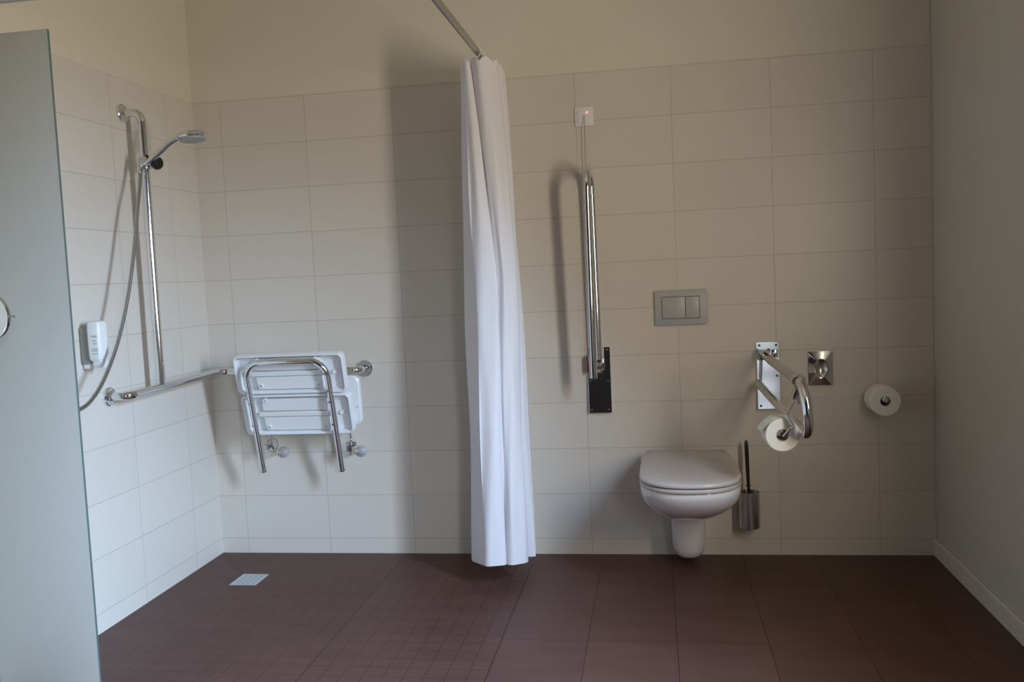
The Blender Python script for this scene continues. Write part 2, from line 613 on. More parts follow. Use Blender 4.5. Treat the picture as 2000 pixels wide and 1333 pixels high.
# ------------------------------------------------------------------ shower: L-shaped grab rail with upright
BX = 0.085
t = thing('shower_grab_rail', 'chrome grab rail with an upright pole, running round the tiled shower corner', 'grab rail', (0.0, -0.57, 0.86))
bm = bmesh.new()
tube(bm, fillet([(0.004, -0.795, 0.850), (BX, -0.795, 0.850), (BX, -0.085, 0.862), (0.742, -0.085, 0.850), (0.742, -0.004, 0.850)], [0.05, 0.055, 0.055], 12), 0.0158, 24)
finish(bm, 'horizontal_bar', M['chrome'], t)
bm = bmesh.new()
tube(bm, fillet([(0.004, -0.568, 1.935), (BX, -0.568, 1.935), (BX, -0.568, 0.865)], [0.065], 12), 0.0158, 24)
finish(bm, 'upright_pole', M['chrome'], t)
for c, a in (((0.0005, -0.795, 0.850), (1, 0, 0)), ((0.742, -0.0005, 0.850), (0, -1, 0)), ((0.0005, -0.568, 1.935), (1, 0, 0))):
    bm = bmesh.new()
    lathe(bm, [(0, 0), (0.036, 0), (0.036, 0.009), (0.033, 0.012), (0.018, 0.013), (0.0165, 0.018), (0, 0.018)], c, a, 36)
    finish(bm, 'wall_flange', M['chrome'], t)

# slider clamp on the pole
HP = Vector((BX + 0.003, -0.568, 1.735))
t = thing('shower_slide_holder', 'small hand shower clamp with a black knob on the upright pole', 'shower holder', HP)
bm = bmesh.new()
lathe(bm, [(0.0165, -0.022), (0.021, -0.022), (0.0225, -0.018), (0.0225, 0.018), (0.021, 0.022), (0.0165, 0.022), (0.0165, -0.022)], (BX, -0.568, 1.735), (0, 0, 1), 28)
box(bm, BX + 0.014, BX + 0.045, -0.590, -0.556, 1.722, 1.748, bevel=0.004)
finish(bm, 'clamp', M['chrome_dull'], t)
bm = bmesh.new()
kax = Vector((1, -0.35, -0.03)).normalized()
ko = Vector((BX + 0.038, -0.575, 1.733))
lathe(bm, [(0, 0), (0.010, 0), (0.010, 0.006), (0.021, 0.009), (0.0265, 0.016), (0.0265, 0.026), (0.022, 0.033), (0.008, 0.036), (0, 0.036)], ko, kax, 12)
finish(bm, 'clamp_knob', M['black'], t, angle=25)
bm = bmesh.new()
lathe(bm, [(0.0115, -0.016), (0.0175, -0.016), (0.019, 0.016), (0.0135, 0.018), (0.0115, -0.016)], (BX + 0.022, -0.600, 1.742), (0.72, -0.08, 0.66), 24)
finish(bm, 'cone_cup', M['chrome_dull'], t)

# hand shower
h0 = Vector((BX + 0.000, -0.606, 1.722))
h1 = Vector((0.235, -0.600, 1.838))
t = thing('hand_shower', 'chrome hand shower with a round head, clipped to the upright pole', 'hand shower', h0)
bm = bmesh.new()
hp = spline([h0, (0.125, -0.604, 1.740), (0.175, -0.602, 1.773), (0.215, -0.601, 1.803), (0.258, -0.600, 1.824)], 6)
nn = len(hp)
tube(bm, hp, [0.0085 + 0.0045 * min(1, i / 8) for i in range(nn)], 20)
finish(bm, 'handle', M['chrome'], t)
hax = Vector((0.10, -0.05, -1)).normalized()
hc = Vector((0.306, -0.600, 1.832))
bm = bmesh.new()
lathe(bm, [(0, -0.004), (0.03, -0.004), (0.050, 0.000), (0.0575, 0.008), (0.0585, 0.016), (0.054, 0.021), (0, 0.021)], hc, hax, 40)
finish(bm, 'shower_head', M['chrome'], t)
bm = bmesh.new()
lathe(bm, [(0, 0.0212), (0.051, 0.0212), (0.049, 0.027), (0, 0.028)], hc, hax, 40)
for rr, cnt in ((0.015, 6), (0.028, 12), (0.040, 18)):
    s2 = hax.cross(Vector((0, 1, 0))).normalized()
    u2 = s2.cross(hax)
    for k in range(cnt):
        a = 2 * math.pi * k / cnt
        c = hc + hax * 0.027 + (s2 * math.cos(a) + u2 * math.sin(a)) * rr
        nb = bmesh.new()
        lathe(nb, [(0.0016, 0), (0.0012, 0.0025), (0, 0.0025)], c, hax, 6)
        merge(bm, nb)
finish(bm, 'spray_face', M['spray'], t)

# hose
t = thing('shower_hose', 'silvery shower hose hanging in a long curve past the soap dispenser', 'hose', (0.06, -1.30, 0.95))
hs = spline([h0 + Vector((-0.001, -0.001, -0.002)), (0.098, -0.634, 1.66), (0.118, -0.700, 1.542), (0.128, -0.770, 1.357), (0.130, -0.837, 1.191), (0.130, -0.916, 1.049),
             (0.130, -1.009, 0.935), (0.130, -1.093, 0.872), (0.129, -1.164, 0.853), (0.12, -1.23, 0.862), (0.10, -1.28, 0.90), (0.062, -1.30, 0.932)], 34)
bm = bmesh.new()
tube(bm, hs, 0.0070, 12, ridge=0.045)
finish(bm, 'hose', M['hose'], t, angle=70)
bm = bmesh.new()
lathe(bm, [(0, -0.002), (0.0105, -0.002), (0.0115, 0.012), (0.0085, 0.034), (0, 0.034)], h0, (hs[12] - hs[0]).normalized(), 20)
finish(bm, 'hose_nut', M['chrome'], t)
bm = bmesh.new()
disc(bm, (0.0005, -1.305, 0.96), (1, 0, 0), 0.03, 0.01)
tube(bm, fillet([(0.008, -1.305, 0.96), (0.060, -1.305, 0.96), (0.060, -1.301, 0.925)], 0.012), 0.0105, 16)
finish(bm, 'wall_outlet', M['chrome'], t)

# soap dispenser
t = thing('soap_dispenser', 'white pump soap bottle in a grey holder on the left tiled wall', 'soap dispenser', (0.0, -0.91, 1.05))
bm = bmesh.new()
box(bm, 0.0008, 0.036, -0.940, -0.882, 0.985, 1.118, bevel=0.006, seg=3)
finish(bm, 'wall_holder', M['smoke_plastic'], t)
bm = bmesh.new()
box(bm, 0.004, 0.034, -0.933, -0.889, 0.968, 0.998, bevel=0.004, seg=3)
finish(bm, 'holder_cap', M['white_plastic'], t)
bm = bmesh.new()
rings = []
for z, s in ((0.997, 0.80), (1.003, 0.93), (1.02, 0.97), (1.06, 1.0), (1.11, 1.0), (1.128, 0.96), (1.136, 0.86), (1.140, 0.6)):
    rings.append([(0.062 + (px)*0.85 * s, -0.922 + py * s, z) for px, py in rrect(-0.030, 0.030, -0.030, 0.030, 0.014, 5)])
loft(bm, rings)
finish(bm, 'bottle', M['white_plastic'], t)
bm = bmesh.new()
rings = []
for z, s in ((0.972, 0.60), (0.976, 0.66), (0.998, 0.68)):
    rings.append([(0.066 + px * s, -0.922 + py * s, z) for px, py in rrect(-0.030, 0.030, -0.030, 0.030, 0.012, 5)])
loft(bm, rings)
finish(bm, 'nozzle', M['white_plastic'], t)
bm = bmesh.new()
for z, w, hgt in ((1.086, 0.022, 0.006), (1.070, 0.013, 0.005), (1.060, 0.012, 0.004), (1.041, 0.024, 0.004), (1.034, 0.022, 0.003), (1.024, 0.022, 0.003)):
    k = 0
    x = 0.068 - w / 2
    random.seed(int(z * 1000))
    while x < 0.068 + w / 2:
        wd = random.uniform(0.0015, 0.0035)
        box(bm, x, x + wd, -0.9526, -0.9518, z - hgt / 2, z + hgt / 2)
        x += wd + 0.0009
finish(bm, 'label_print', M['ink'], t)

# ------------------------------------------------------------------ hang-on shower seat, folded up
t = thing('folding_shower_chair', 'white slatted shower seat on a chrome frame, folded up and hung on the rail', 'shower seat', (0.48, -0.09, 0.85))


def lean(z, off=0.0):      # the folded seat leans out at the top
    return -0.15 - 0.25 * (z - 0.42) + off


bm = bmesh.new()
ux0, ux1 = 0.297, 0.660
zt = 0.914
tube(bm, fillet([(ux0, lean(0.42), 0.42), (ux0, lean(zt), zt), (ux1, lean(zt), zt), (ux1, lean(0.42), 0.42)], [0.075, 0.075], 12), 0.0130, 24)
finish(bm, 'u_frame', M['chrome'], t)
for x in (ux0, ux1):
    bm = bmesh.new()
    lathe(bm, [(0, 0), (0.0125, 0), (0.0138, 0.002), (0.0138, 0.008), (0.0131, 0.010)], (x, lean(0.416) , 0.416), (0, -0.25, 1), 20)
    finish(bm, 'tube_end_cap', M['chrome_dull'], t)
dirv = Vector((0, -0.25, 1)).normalized()
nrm = Vector((0, -1, -0.25)).normalized()      # towards the room


def panel(name, x0, x1, z0, z1):
    """a shallow plastic tray seen from its open, ribbed underside"""
    bm = bmesh.new()

    def P(x, z, d):
        base = Vector((x, lean(z, 0.046), z))
        return base + nrm * d
    rings = []
    for ins, d, r in ((0.0, -0.015, 0.022), (0.0, 0.020, 0.022), (0.0025, 0.0235, 0.021), (0.0060, 0.0235, 0.019), (0.0085, 0.020, 0.017), (0.0130, -0.011, 0.013)):
        rings.append([P(x, z, d) for x, z in rrect(x0 + ins, x1 - ins, z0 + ins, z1 - ins, r)])
    loft(bm, rings, True, True)
    # stepped ribs across the middle and round bosses
    cx0, cx1 = x0 + 0.085, x1 - 0.105
    zm = (z0 + z1) / 2
    for a, c, d, w in ((z0 + 0.016, zm - 0.012, 0.010, 0), (zm - 0.010, zm + 0.012, 0.015, 0.02), (zm + 0.014, z1 - 0.018, 0.009, 0)):
        nb = bmesh.new()
        rg = []
        for ins, dd in ((0.0, -0.012), (0.001, d - 0.002), (0.003, d)):
            rg.append([P(x, z, dd) for x, z in rrect(cx0 - w + ins, cx1 + w + ins * -1, a + ins, c - ins, 0.004, 3)])
        loft(nb, rg)
        merge(bm, nb)
    for bx in (x0 + 0.105, x1 - 0.125):
        for bz in (z0 + 0.034, z1 - 0.024):
            nb = bmesh.new()
            o = P(bx, bz, 0.004)
            lathe(nb, [(0.011, 0), (0.010, 0.013), (0.006, 0.014), (0.005, 0.006), (0, 0.006)], o, nrm, 16)
            merge(bm, nb)
    for bx in (x0 + 0.042, x1 - 0.050):
        nb = bmesh.new()
        a = P(bx, zm, -0.012)
        lathe(nb, [(0.011, 0), (0.010, 0.012), (0.0, 0.009)], a, nrm, 16)
        merge(bm, nb)
    return finish(bm, name, M['white_plastic'], t)


panel('seat_panel', 0.235, 0.726, 0.775, 0.946)
panel('seat_panel', 0.240, 0.732, 0.588, 0.768)
for x in (ux0, ux1):      # saddle screws joining panels to the frame
    for z in (0.86, 0.785, 0.735, 0.635):
        bm = bmesh.new()
        lathe(bm, [(0, 0), (0.005, 0), (0.005, 0.001), (0.0035, 0.003), (0, 0.0035)], Vector((x - 0.006, lean(z), z)) + nrm * 0.0118, nrm, 12)
        finish(bm, 'frame_rivet', M['chrome_dull'], t)
bm = bmesh.new()          # back plate behind the folded seat
rings = []
for ins, y, r in ((0.004, -0.112, 0.03), (0.0, -0.116, 0.03), (0.0, -0.136, 0.03), (0.006, -0.142, 0.028)):
    rings.append([(x, y - 0.10 * (z - 0.6), z) for x, z in rrect(0.30 + ins, 0.762 - ins, 0.615 + ins, 0.835 - ins, r)])
loft(bm, rings)
for z in (0.70, 0.745):
    nb = bmesh.new()
    lathe(nb, [(0.004, 0), (0.003, 0.004), (0, 0.004)], (0.752, -0.155, z), (0, -1, 0), 10)
    merge(bm, nb)
finish(bm, 'back_plate', M['white_plastic'], t)
for x in (0.37, 0.60):    # hooks over the rail
    bm = bmesh.new()
    pts = []
    for k in range(15):
        a = math.radians(-60 + 235 * k / 14)
        pts.append((x, -0.085 - math.cos(a) * 0.0215 * 1.0, 0.850 + math.sin(a) * 0.0215))
    pts = [(x, -0.112, 0.80)] + pts
    tube(bm, pts, 0.0045, 10)
    finish(bm, 'rail_hook', M['white_plastic'], t)
for x, kind in ((0.318, 0), (0.690, 1)):       # struts down to the wall pads
    bm = bmesh.new()
    tube(bm, fillet([(x, -0.122, 0.66), (x, -0.095, 0.52), (x, -0.060, 0.485), (x + 0.010, -0.014, 0.476)], [0.02, 0.02]), 0.0065, 12)
    finish(bm, 'wall_strut', M['chrome'], t)
    bm = bmesh.new()
    lathe(bm, [(0, 0), (0.026, 0), (0.026, 0.005), (0.018, 0.009), (0.009, 0.017), (0, 0.017)], (x + 0.012, -0.0006, 0.474), (0, -1, 0), 32)
    finish(bm, 'wall_pad', M['pad'], t)
    bm = bmesh.new()
    if kind:
        box(bm, x - 0.018, x + 0.012, -0.128, -0.09, 0.495, 0.535, bevel=0.004)
        lathe(bm, [(0, 0), (0.011, 0), (0.011, 0.014), (0.008, 0.016), (0, 0.016)], (x + 0.011, -0.11, 0.527), (1, -0.2, 0), 14)
        lathe(bm, [(0, 0), (0.006, 0), (0.006, 0.02), (0, 0.02)], (x - 0.002, -0.11, 0.496), (0, 0, -1), 12)
    else:
        box(bm, x - 0.03, x - 0.004, -0.122, -0.096, 0.510, 0.530, bevel=0.003)
        lathe(bm, [(0.028, -0.003), (0.031, -0.003), (0.031, 0.003), (0.028, 0.003), (0.028, -0.003)], (x + 0.004, -0.10, 0.525), (0.9, -0.5, 0), 28)
    finish(bm, 'angle_clamp', M['chrome_dull'], t)

# ------------------------------------------------------------------ floor drain
t = thing('floor_drain', 'square metal floor drain in the reddish shower tiles', 'floor drain', (0.302, -0.367, 0.0))
bm = bmesh.new()
dx0, dx1, dy0, dy1 = 0.244, 0.360, -0.434, -0.301
box(bm, dx0, dx1, dy0, dy0 + 0.009, -0.004, 0.0025)
box(bm, dx0, dx1, dy1 - 0.009, dy1, -0.004, 0.0025)
box(bm, dx0, dx0 + 0.009, dy0 + 0.009, dy1 - 0.009, -0.004, 0.0025)
box(bm, dx1 - 0.009, dx1, dy0 + 0.009, dy1 - 0.009, -0.004, 0.0025)
finish(bm, 'frame', M['grey_plastic'], t, smooth=False)
bm = bmesh.new()
box(bm, dx0 + 0.0095, dx1 - 0.0095, dy0 + 0.0095, dy1 - 0.0095, -0.003, 0.0012, mat=0)
for i in range(4):
    for j in range(4):
        cx = dx0 + 0.0245 + i * 0.0223
        cy = dy0 + 0.026 + j * 0.027
        box(bm, cx - 0.006, cx + 0.006, cy - 0.004, cy + 0.004, 0.0012, 0.0015, mat=1)
finish(bm, 'grate', [M['grey_plastic'], M['drain_hole']], t, smooth=False)

# ------------------------------------------------------------------ curtain rail and curtain
CX = 1.400
RZ = 2.090
t = thing('curtain_rail', 'grey metal curtain rail reaching out from the back wall above the white curtain', 'curtain rail', (CX, 0.0, RZ))
bm = bmesh.new()
tube(bm, fillet([(CX, 0.0, RZ), (CX, -1.47, RZ), (0.0, -1.47, RZ)], [0.25], 12), 0.0125, 20)
finish(bm, 'tube', M['rail_alu'], t)
for c, a in (((CX, 0.0055, RZ), (0, -1, 0)), ((-0.0055, -1.47, RZ), (1, 0, 0))):
    bm = bmesh.new()
    lathe(bm, [(0, 0), (0.026, 0), (0.026, 0.006), (0.0145, 0.010), (0.0135, 0.022), (0, 0.022)], c, a, 28)
    finish(bm, 'wall_flange', M['rail_alu'], t)

t = thing('shower_curtain', 'white shower curtain drawn together, hanging from the rail between seat and toilet', 'curtain', (CX, -0.30, RZ))
# plan of the folds (x offset from the rail, y) at the top and at the bottom
top = [(-0.030, -0.290), (-0.068, -0.330), (-0.076, -0.385), (-0.071, -0.405), (-0.062, -0.418), (-0.045, -0.432), (-0.036, -0.420), (-0.036, -0.395), (-0.028, -0.412),
       (-0.004, -0.436), (0.020, -0.432), (0.044, -0.412), (0.066, -0.380), (0.062, -0.350), (0.030, -0.335), (-0.030, -0.325), (-0.055, -0.300), (-0.010, -0.282), (0.050, -0.285), (0.066, -0.262),
       (0.030, -0.245), (-0.045, -0.235), (-0.050, -0.212), (0.010, -0.200), (0.058, -0.198), (0.060, -0.178), (0.020, -0.160), (-0.040, -0.145), (-0.020, -0.120), (0.040, -0.112)]
mid = [(-0.060, -0.280), (-0.092, -0.310), (-0.108, -0.348), (-0.055, -0.421), (-0.046, -0.431), (-0.015, -0.442), (0.022, -0.432), (0.030, -0.412), (0.036, -0.420),
       (0.052, -0.424), (0.068, -0.416), (0.084, -0.395), (0.099, -0.365), (0.092, -0.335), (0.040, -0.330), (-0.040, -0.325), (-0.072, -0.298), (-0.020, -0.280), (0.075, -0.285), (0.098, -0.260),
       (0.040, -0.242), (-0.055, -0.235), (-0.065, -0.208), (0.010, -0.198), (0.080, -0.198), (0.085, -0.175), (0.025, -0.158), (-0.045, -0.142), (-0.020, -0.118), (0.055, -0.110)]
bot = [(-0.085, -0.290), (-0.120, -0.315), (-0.136, -0.352), (-0.073, -0.450), (-0.062, -0.461), (-0.030, -0.466), (0.006, -0.452), (0.020, -0.415), (0.014, -0.400),
       (0.030, -0.425), (0.055, -0.430), (0.078, -0.412), (0.098, -0.375), (0.085, -0.340), (0.030, -0.332), (-0.040, -0.330), (-0.090, -0.300), (-0.030, -0.278), (0.080, -0.285), (0.108, -0.258),
       (0.050, -0.240), (-0.060, -0.235), (-0.080, -0.205), (0.010, -0.195), (0.090, -0.198), (0.100, -0.172), (0.030, -0.155), (-0.050, -0.140), (-0.020, -0.115), (0.060, -0.108)]
tp = spline([(a, c, 0) for a, c in top], 8)
md = spline([(a, c, 0) for a, c in mid], 8)
bt = spline([(a, c, 0) for a, c in bot], 8)
NZ = 70
ZT, ZB = RZ - 0.030, 0.072
rows = []
rnd = random.Random(4)
ph = [rnd.uniform(0, 6.28) for _ in range(6)]
for i in range(NZ + 1):
    s = i / NZ
    w = min(1.0, (s * 1.05) ** 0.8)
    row = []
    for j, (a, g, c) in enumerate(zip(tp, md, bt)):
        # quadratic blend through the three plans
        p = a * ((1 - s) * (1 - 2.35 * s / 1.0) if s < 0.426 else 0) + g * (1 - ((1 - s) * (1 - 2.35 * s))) if s < 0.426 else g.lerp(c, ((s - 0.426) / 0.574))
        u = j / (len(tp) - 1)
        hem_top = 0.018 * abs(math.sin(u * math.pi * 15 + 0.4)) - 0.008
        # the bottom hem lifts a little on the far side
        z = ZT + hem_top + (ZB + 0.026 * max(0.0, (-p.y - 0.24) / 0.22) - ZT - hem_top) * s
        dx = 0.0035 * math.sin(7 * s + 9 * u + ph[0]) + 0.0025 * math.sin(15 * s - 60 * u + ph[1])
        dy = 0.0035 * math.sin(6 * s - 11 * u + ph[2]) + 0.0035 * math.sin(11 * s + 75 * u + ph[3])
        row.append(Vector((CX + p.x + dx * min(1, s * 4), p.y + dy * min(1, s * 4), z)))
    rows.append(row)
bm = bmesh.new()
grid_surface(bm, rows)
bmesh.ops.solidify(bm, geom=bm.faces[:], thickness=0.0009)
finish(bm, 'cloth', M['cloth'], t, angle=75)
bm = bmesh.new()
nb_rows = [[v + Vector((0, 0, dz)) for v in rows[-1]] for dz in (0.020, -0.001)]
cen = Vector((CX, -0.30, 0))
grid_surface(bm, nb_rows)
bmesh.ops.solidify(bm, geom=bm.faces[:], thickness=0.0028)
finish(bm, 'bottom_hem', M['cloth'], t, angle=75)
for k in range(9):
    y = -0.455 + k * 0.040
    bm = bmesh.new()
    pts = [(CX + 0.0165 * math.sin(a), y, RZ - 0.006 + 0.0215 * math.cos(a)) for a in [2 * math.pi * q / 24 for q in range(25)]]
    tube(bm, pts, 0.0018, 8, caps=False)
    finish(bm, 'curtain_ring', M['white_plastic'], t)

# ------------------------------------------------------------------ emergency call switch
t = thing('emergency_call_switch', 'square white wall switch with a red light and a thin red pull cord', 'switch', (1.766, 0.0, 1.890))
bm = bmesh.new()
box(bm, 1.727, 1.806, -0.0085, -0.0003, 1.849, 1.929, bevel=0.003)
finish(bm, 'frame', M['white_plastic'], t)
bm = bmesh.new()
box(bm, 1.739, 1.794, -0.0120, -0.008, 1.861, 1.917, bevel=0.002)
finish(bm, 'centre_plate', M['white_plastic'], t)
bm = bmesh.new()
disc(bm, (1.779, -0.0115, 1.905), (0, -1, 0), 0.0038, 0.003, 0.001, 16)
finish(bm, 'signal_light', M['led'], t)
bm = bmesh.new()
cord = spline([(1.766, -0.010, 1.893), (1.768, -0.022, 1.880), (1.767, -0.024, 1.80), (1.766, -0.024, 1.70), (1.764, -0.024, 1.50), (1.764, -0.020, 1.20)], 8)
tube(bm, cord, 0.0012, 8)
finish(bm, 'pull_cord', M['red_cord'], t)

# ------------------------------------------------------------------ hinged grab rails either side of the toilet


def wall_plate(bm, x0, x1, z0, z1):
    # front tilted slightly out towards its lower end, shaped to steer its reflection
    rings = []
    for ins, d in ((0, 0.0), (0, 0.0058), (0.0018, 0.0075)):
        rings.append([(x, (-0.0004 if d == 0 else -d - 0.014 * (z1 - z) / (z1 - z0)), z) for x, z in rrect(x0 + ins, x1 - ins, z0 + ins, z1 - ins, 0.003, 3)])
    loft(bm, rings)


# left one, folded up
t = thing('folding_grab_rail', 'chrome hinged grab rail folded up against the wall beneath the switch', 'grab rail', (1.788, 0.0, 0.77))
bm = bmesh.new()
wall_plate(bm, 1.7405, 1.838, 0.628, 0.911)
finish(bm, 'wall_plate', M['chrome'], t, angle=18)
for x in (1.752, 1.826):
    for z in (0.641, 0.765, 0.898):
        bm = bmesh.new()
        disc(bm, (x, -0.0070 - 0.014 * (0.911 - z) / 0.283, z), (0, -1, 0), 0.0045, 0.003, 0.001, 14)
        finish(bm, 'plate_screw', M['chrome_dull'], t)
bm = bmesh.new()
xa, xb = 1.776, 1.792
loopL = fillet([(1.792, -0.052, 0.862), (1.786, -0.058, 1.655), (1.780, -0.222, 1.655), (1.776, -0.190, 0.800)], [0.078, 0.078], 14)
tube(bm, loopL, 0.0165, 24)
finish(bm, 'loop_tube', M['chrome'], t)
bm = bmesh.new()
disc(bm, (1.776, -0.190, 0.797), (0, 0, -1), 0.0168, 0.004)
finish(bm, 'tube_end_cap', M['screw'], t)
bm = bmesh.new()
tube(bm, [(1.764, -0.045, 0.838), (1.812, -0.045, 0.838)], 0.019, 20)
box(bm, 1.764, 1.774, -0.06, -0.007, 0.815, 0.865, bevel=0.003)
box(bm, 1.804, 1.812, -0.06, -0.007, 0.815, 0.865, bevel=0.003)
finish(bm, 'hinge', M['chrome'], t)
bm = bmesh.new()
box(bm, 1.7395, 1.7485, -0.040, -0.008, 0.805, 0.878, bevel=0.003)
finish(bm, 'lock_lever', M['red_plastic'], t)

# right one, folded down
t = thing('folding_grab_rail', 'chrome hinged grab rail folded down, with a toilet roll hanging from it', 'grab rail', (2.494, 0.0, 0.77))
bm = bmesh.new()
wall_plate(bm, 2.4465, 2.5405, 0.628, 0.911)
finish(bm, 'wall_plate', M['chrome'], t, angle=18)
for x in (2.459, 2.527):
    for z in (0.643, 0.768, 0.896):
        bm = bmesh.new()
        disc(bm, (x, -0.0070 - 0.014 * (0.911 - z) / 0.283, z), (0, -1, 0), 0.0050, 0.003, 0.001, 14)
        finish(bm, 'plate_screw', M['screw'], t)
bm = bmesh.new()
loopR = fillet([(2.474, -0.045, 0.858), (2.500, -0.875, 0.838), (2.516, -0.880, 0.658), (2.450, -0.050, 0.738)], [0.085, 0.085], 14)
tube(bm, loopR, 0.0160, 24)
finish(bm, 'loop_tube', M['chrome'], t)
bm = bmesh.new()
tube(bm, [Vector(loopR[0]).lerp(Vector((2.4976, -0.79, 0.8405)), f) for f in (0.22, 0.94)], 0.0178, 24)
finish(bm, 'grip_sleeve', M['chrome_dull'], t)
bm = bmesh.new()
tube(bm, [(2.450, -0.040, 0.858), (2.500, -0.040, 0.858)], 0.020, 20)
box(bm, 2.449, 2.456, -0.062, -0.007, 0.838, 0.882, bevel=0.003)
box(bm, 2.494, 2.502, -0.062, -0.007, 0.838, 0.882, bevel=0.003)
box(bm, 2.502, 2.533, -0.020, -0.007, 0.846, 0.878, bevel=0.003)
finish(bm, 'hinge', M['chrome'], t)
bm = bmesh.new()
tube(bm, [(2.465, -0.028, 0.845), (2.459, -0.022, 0.740)], 0.0050, 12)
tube(bm, [(2.450, -0.048, 0.738), (2.450, -0.008, 0.738)], 0.0100, 16)
finish(bm, 'hinge_link', M['chrome_dull'], t)
# bracket that carries the roll
RC = Vector((2.440, -0.755, 0.660))
bm = bmesh.new()
lathe(bm, [(0.0185, -0.013), (0.0215, -0.013), (0.0215, 0.013), (0.0185, 0.013), (0.0185, -0.013)], (2.4970, -0.770, 0.8405), (0.03, -1, -0.02), 24)
box(bm, 2.478, 2.499, -0.800, -0.770, 0.778, 0.822, bevel=0.003, rot=Matrix.Rotation(math.radians(22), 3, 'Y'))
lathe(bm, [(0, 0), (0.005, 0), (0.005, 0.02), (0, 0.02)], (2.492, -0.785, 0.785), (0.2, 0, -1), 12)
finish(bm, 'roll_clamp', M['chrome'], t)
bm = bmesh.new()
tube(bm, fillet([(2.486, -0.785, 0.785), (2.452, -0.800, 0.728), (2.475, -0.815, 0.690), (2.462, -0.820, 0.690), (2.440, -0.812, 0.662), (2.440, -0.665, 0.662)],
                [0.006, 0.006, 0.006, 0.008], 5), 0.0038, 10)
finish(bm, 'roll_arm', M['chrome'], t)


def toilet_roll(name, label, cen, axis, R, r, L, flap=False):
    ax = Vector(axis).normalized()
    t = thing(name, label, 'toilet paper', cen)
    bm = bmesh.new()
    prof = [(r, 0), (R - 0.003, 0), (R, 0.003), (R, L - 0.003), (R - 0.003, L), (r, L), (r, 0)]
    lathe(bm, prof, cen, ax, 48)
    if flap:
        s = Vector((0, 0, 1)).cross(ax).normalized()
        if s.x > 0:
            s = -s
        up = Vector((0, 0, 1))
        rows = []
        for q in range(9):       # sheet leaving the roll over the top left
            f = q / 8
            if q < 4:
                a = math.radians(90 + 14 * q)
                p = Vector(cen) + (-s * math.cos(a) * 1.0 + up * math.sin(a)) * (R + 0.0015)
                p = Vector(cen) + (s * -math.cos(a) + up * math.sin(a)) * (R + 0.0015)
            else:
                a = math.radians(132)
                p0 = Vector(cen) + (s * -math.cos(a) + up * math.sin(a)) * (R + 0.0015)
                g = (q - 3) / 5
                p = p0 + s * 0.030 * g - up * (0.020 * g + 0.012 * g * g)
            rows.append([p + ax * (L * (0.02 + 0.96 * k / 6)) for k in range(7)])
        nb = bmesh.new()
        grid_surface(nb, rows)
        bmesh.ops.solidify(nb, geom=nb.faces[:], thickness=0.0008)
        merge(bm, nb)
    finish(bm, 'paper', M['paper'], t)
    bm = bmesh.new()
    lathe(bm, [(r - 0.0015, 0.0005), (r, 0.0005), (r, L - 0.0005), (r - 0.0015, L - 0.0005), (r - 0.0015, 0.0005)], cen, ax, 40)
    finish(bm, 'cardboard_core', M['card'], t)
    return t


toilet_roll('toilet_roll', 'white toilet roll with a loose sheet, hanging from the folded-down grab rail', (2.4405, -0.785, 0.6600), (-0.05, 1, 0), 0.0565, 0.0210, 0.098, True)

# spare roll on its holder
t = thing('spare_roll_holder', 'chrome peg holding the spare toilet roll near the right wall', 'roll holder', (2.929, 0.0, 0.658))
bm = bmesh.new()
disc(bm, (2.929, -0.0004, 0.664), (0, -1, 0), 0.025, 0.008)
tube(bm, [(2.929, -0.007, 0.664), (2.929, -0.123, 0.672)], 0.0125, 20)
lathe(bm, [(0.0125, 0), (0.0125, 0.003), (0.009, 0.006), (0, 0.006)], (2.929, -0.123, 0.672), (0, -1, 0), 20)
finish(bm, 'peg', M['chrome_dull'], t)
toilet_roll('toilet_roll', 'white spare toilet roll on the wall peg nearest the right wall', (2.930, -0.118, 0.6655), (0, 1, 0), 0.0600, 0.0200, 0.100)

# chrome tissue dispenser
t = thing('tissue_dispenser', 'square chrome tissue dispenser plate with an oval opening', 'tissue dispenser', (2.704, 0.0, 0.793))
bm = bmesh.new()
X0, X1, Z0, Z1 = 2.655, 2.753, 0.7225, 0.8635
cx, cz = (X0 + X1) / 2, (Z0 + Z1) / 2
n = 48


def sqpt(a, hx, hz):
    c, s = math.cos(a), math.sin(a)
    k = min(hx / abs(c) if abs(c) > 1e-9 else 1e9, hz / abs(s) if abs(s) > 1e-9 else 1e9)
    return c * k, s * k


hx, hz = (X1 - X0) / 2, (Z1 - Z0) / 2
corner = math.atan2(hz, hx)
angs = sorted([2 * math.pi * k / n for k in range(n)] + [corner, math.pi - corner, math.pi + corner, 2 * math.pi - corner])
rings = []
rings.append([(cx + sqpt(a, hx, hz)[0], -0.0005, cz + sqpt(a, hx, hz)[1]) for a in angs])
rings.append([(cx + sqpt(a, hx, hz)[0], -0.008, cz + sqpt(a, hx, hz)[1]) for a in angs])
rings.append([(cx + 0.029 * math.cos(a), -0.0165, cz + 0.041 * math.sin(a)) for a in angs])
rings.append([(cx + 0.026 * math.cos(a), -0.016, cz + 0.038 * math.sin(a)) for a in angs])
loft(bm, rings, True, False)
finish(bm, 'cover', M['chrome'], t, angle=20)
bm = bmesh.new()
rings = [[(cx + 0.026 * q * math.cos(a), -0.016 + 0.012 * (1 - q * q), cz + 0.038 * q * math.sin(a)) for a in angs] for q in (1.0, 0.92, 0.8, 0.65, 0.48, 0.3, 0.12)]
loft(bm, rings, False, True)
finish(bm, 'oval_opening', M['chrome_dull'], t, angle=60)

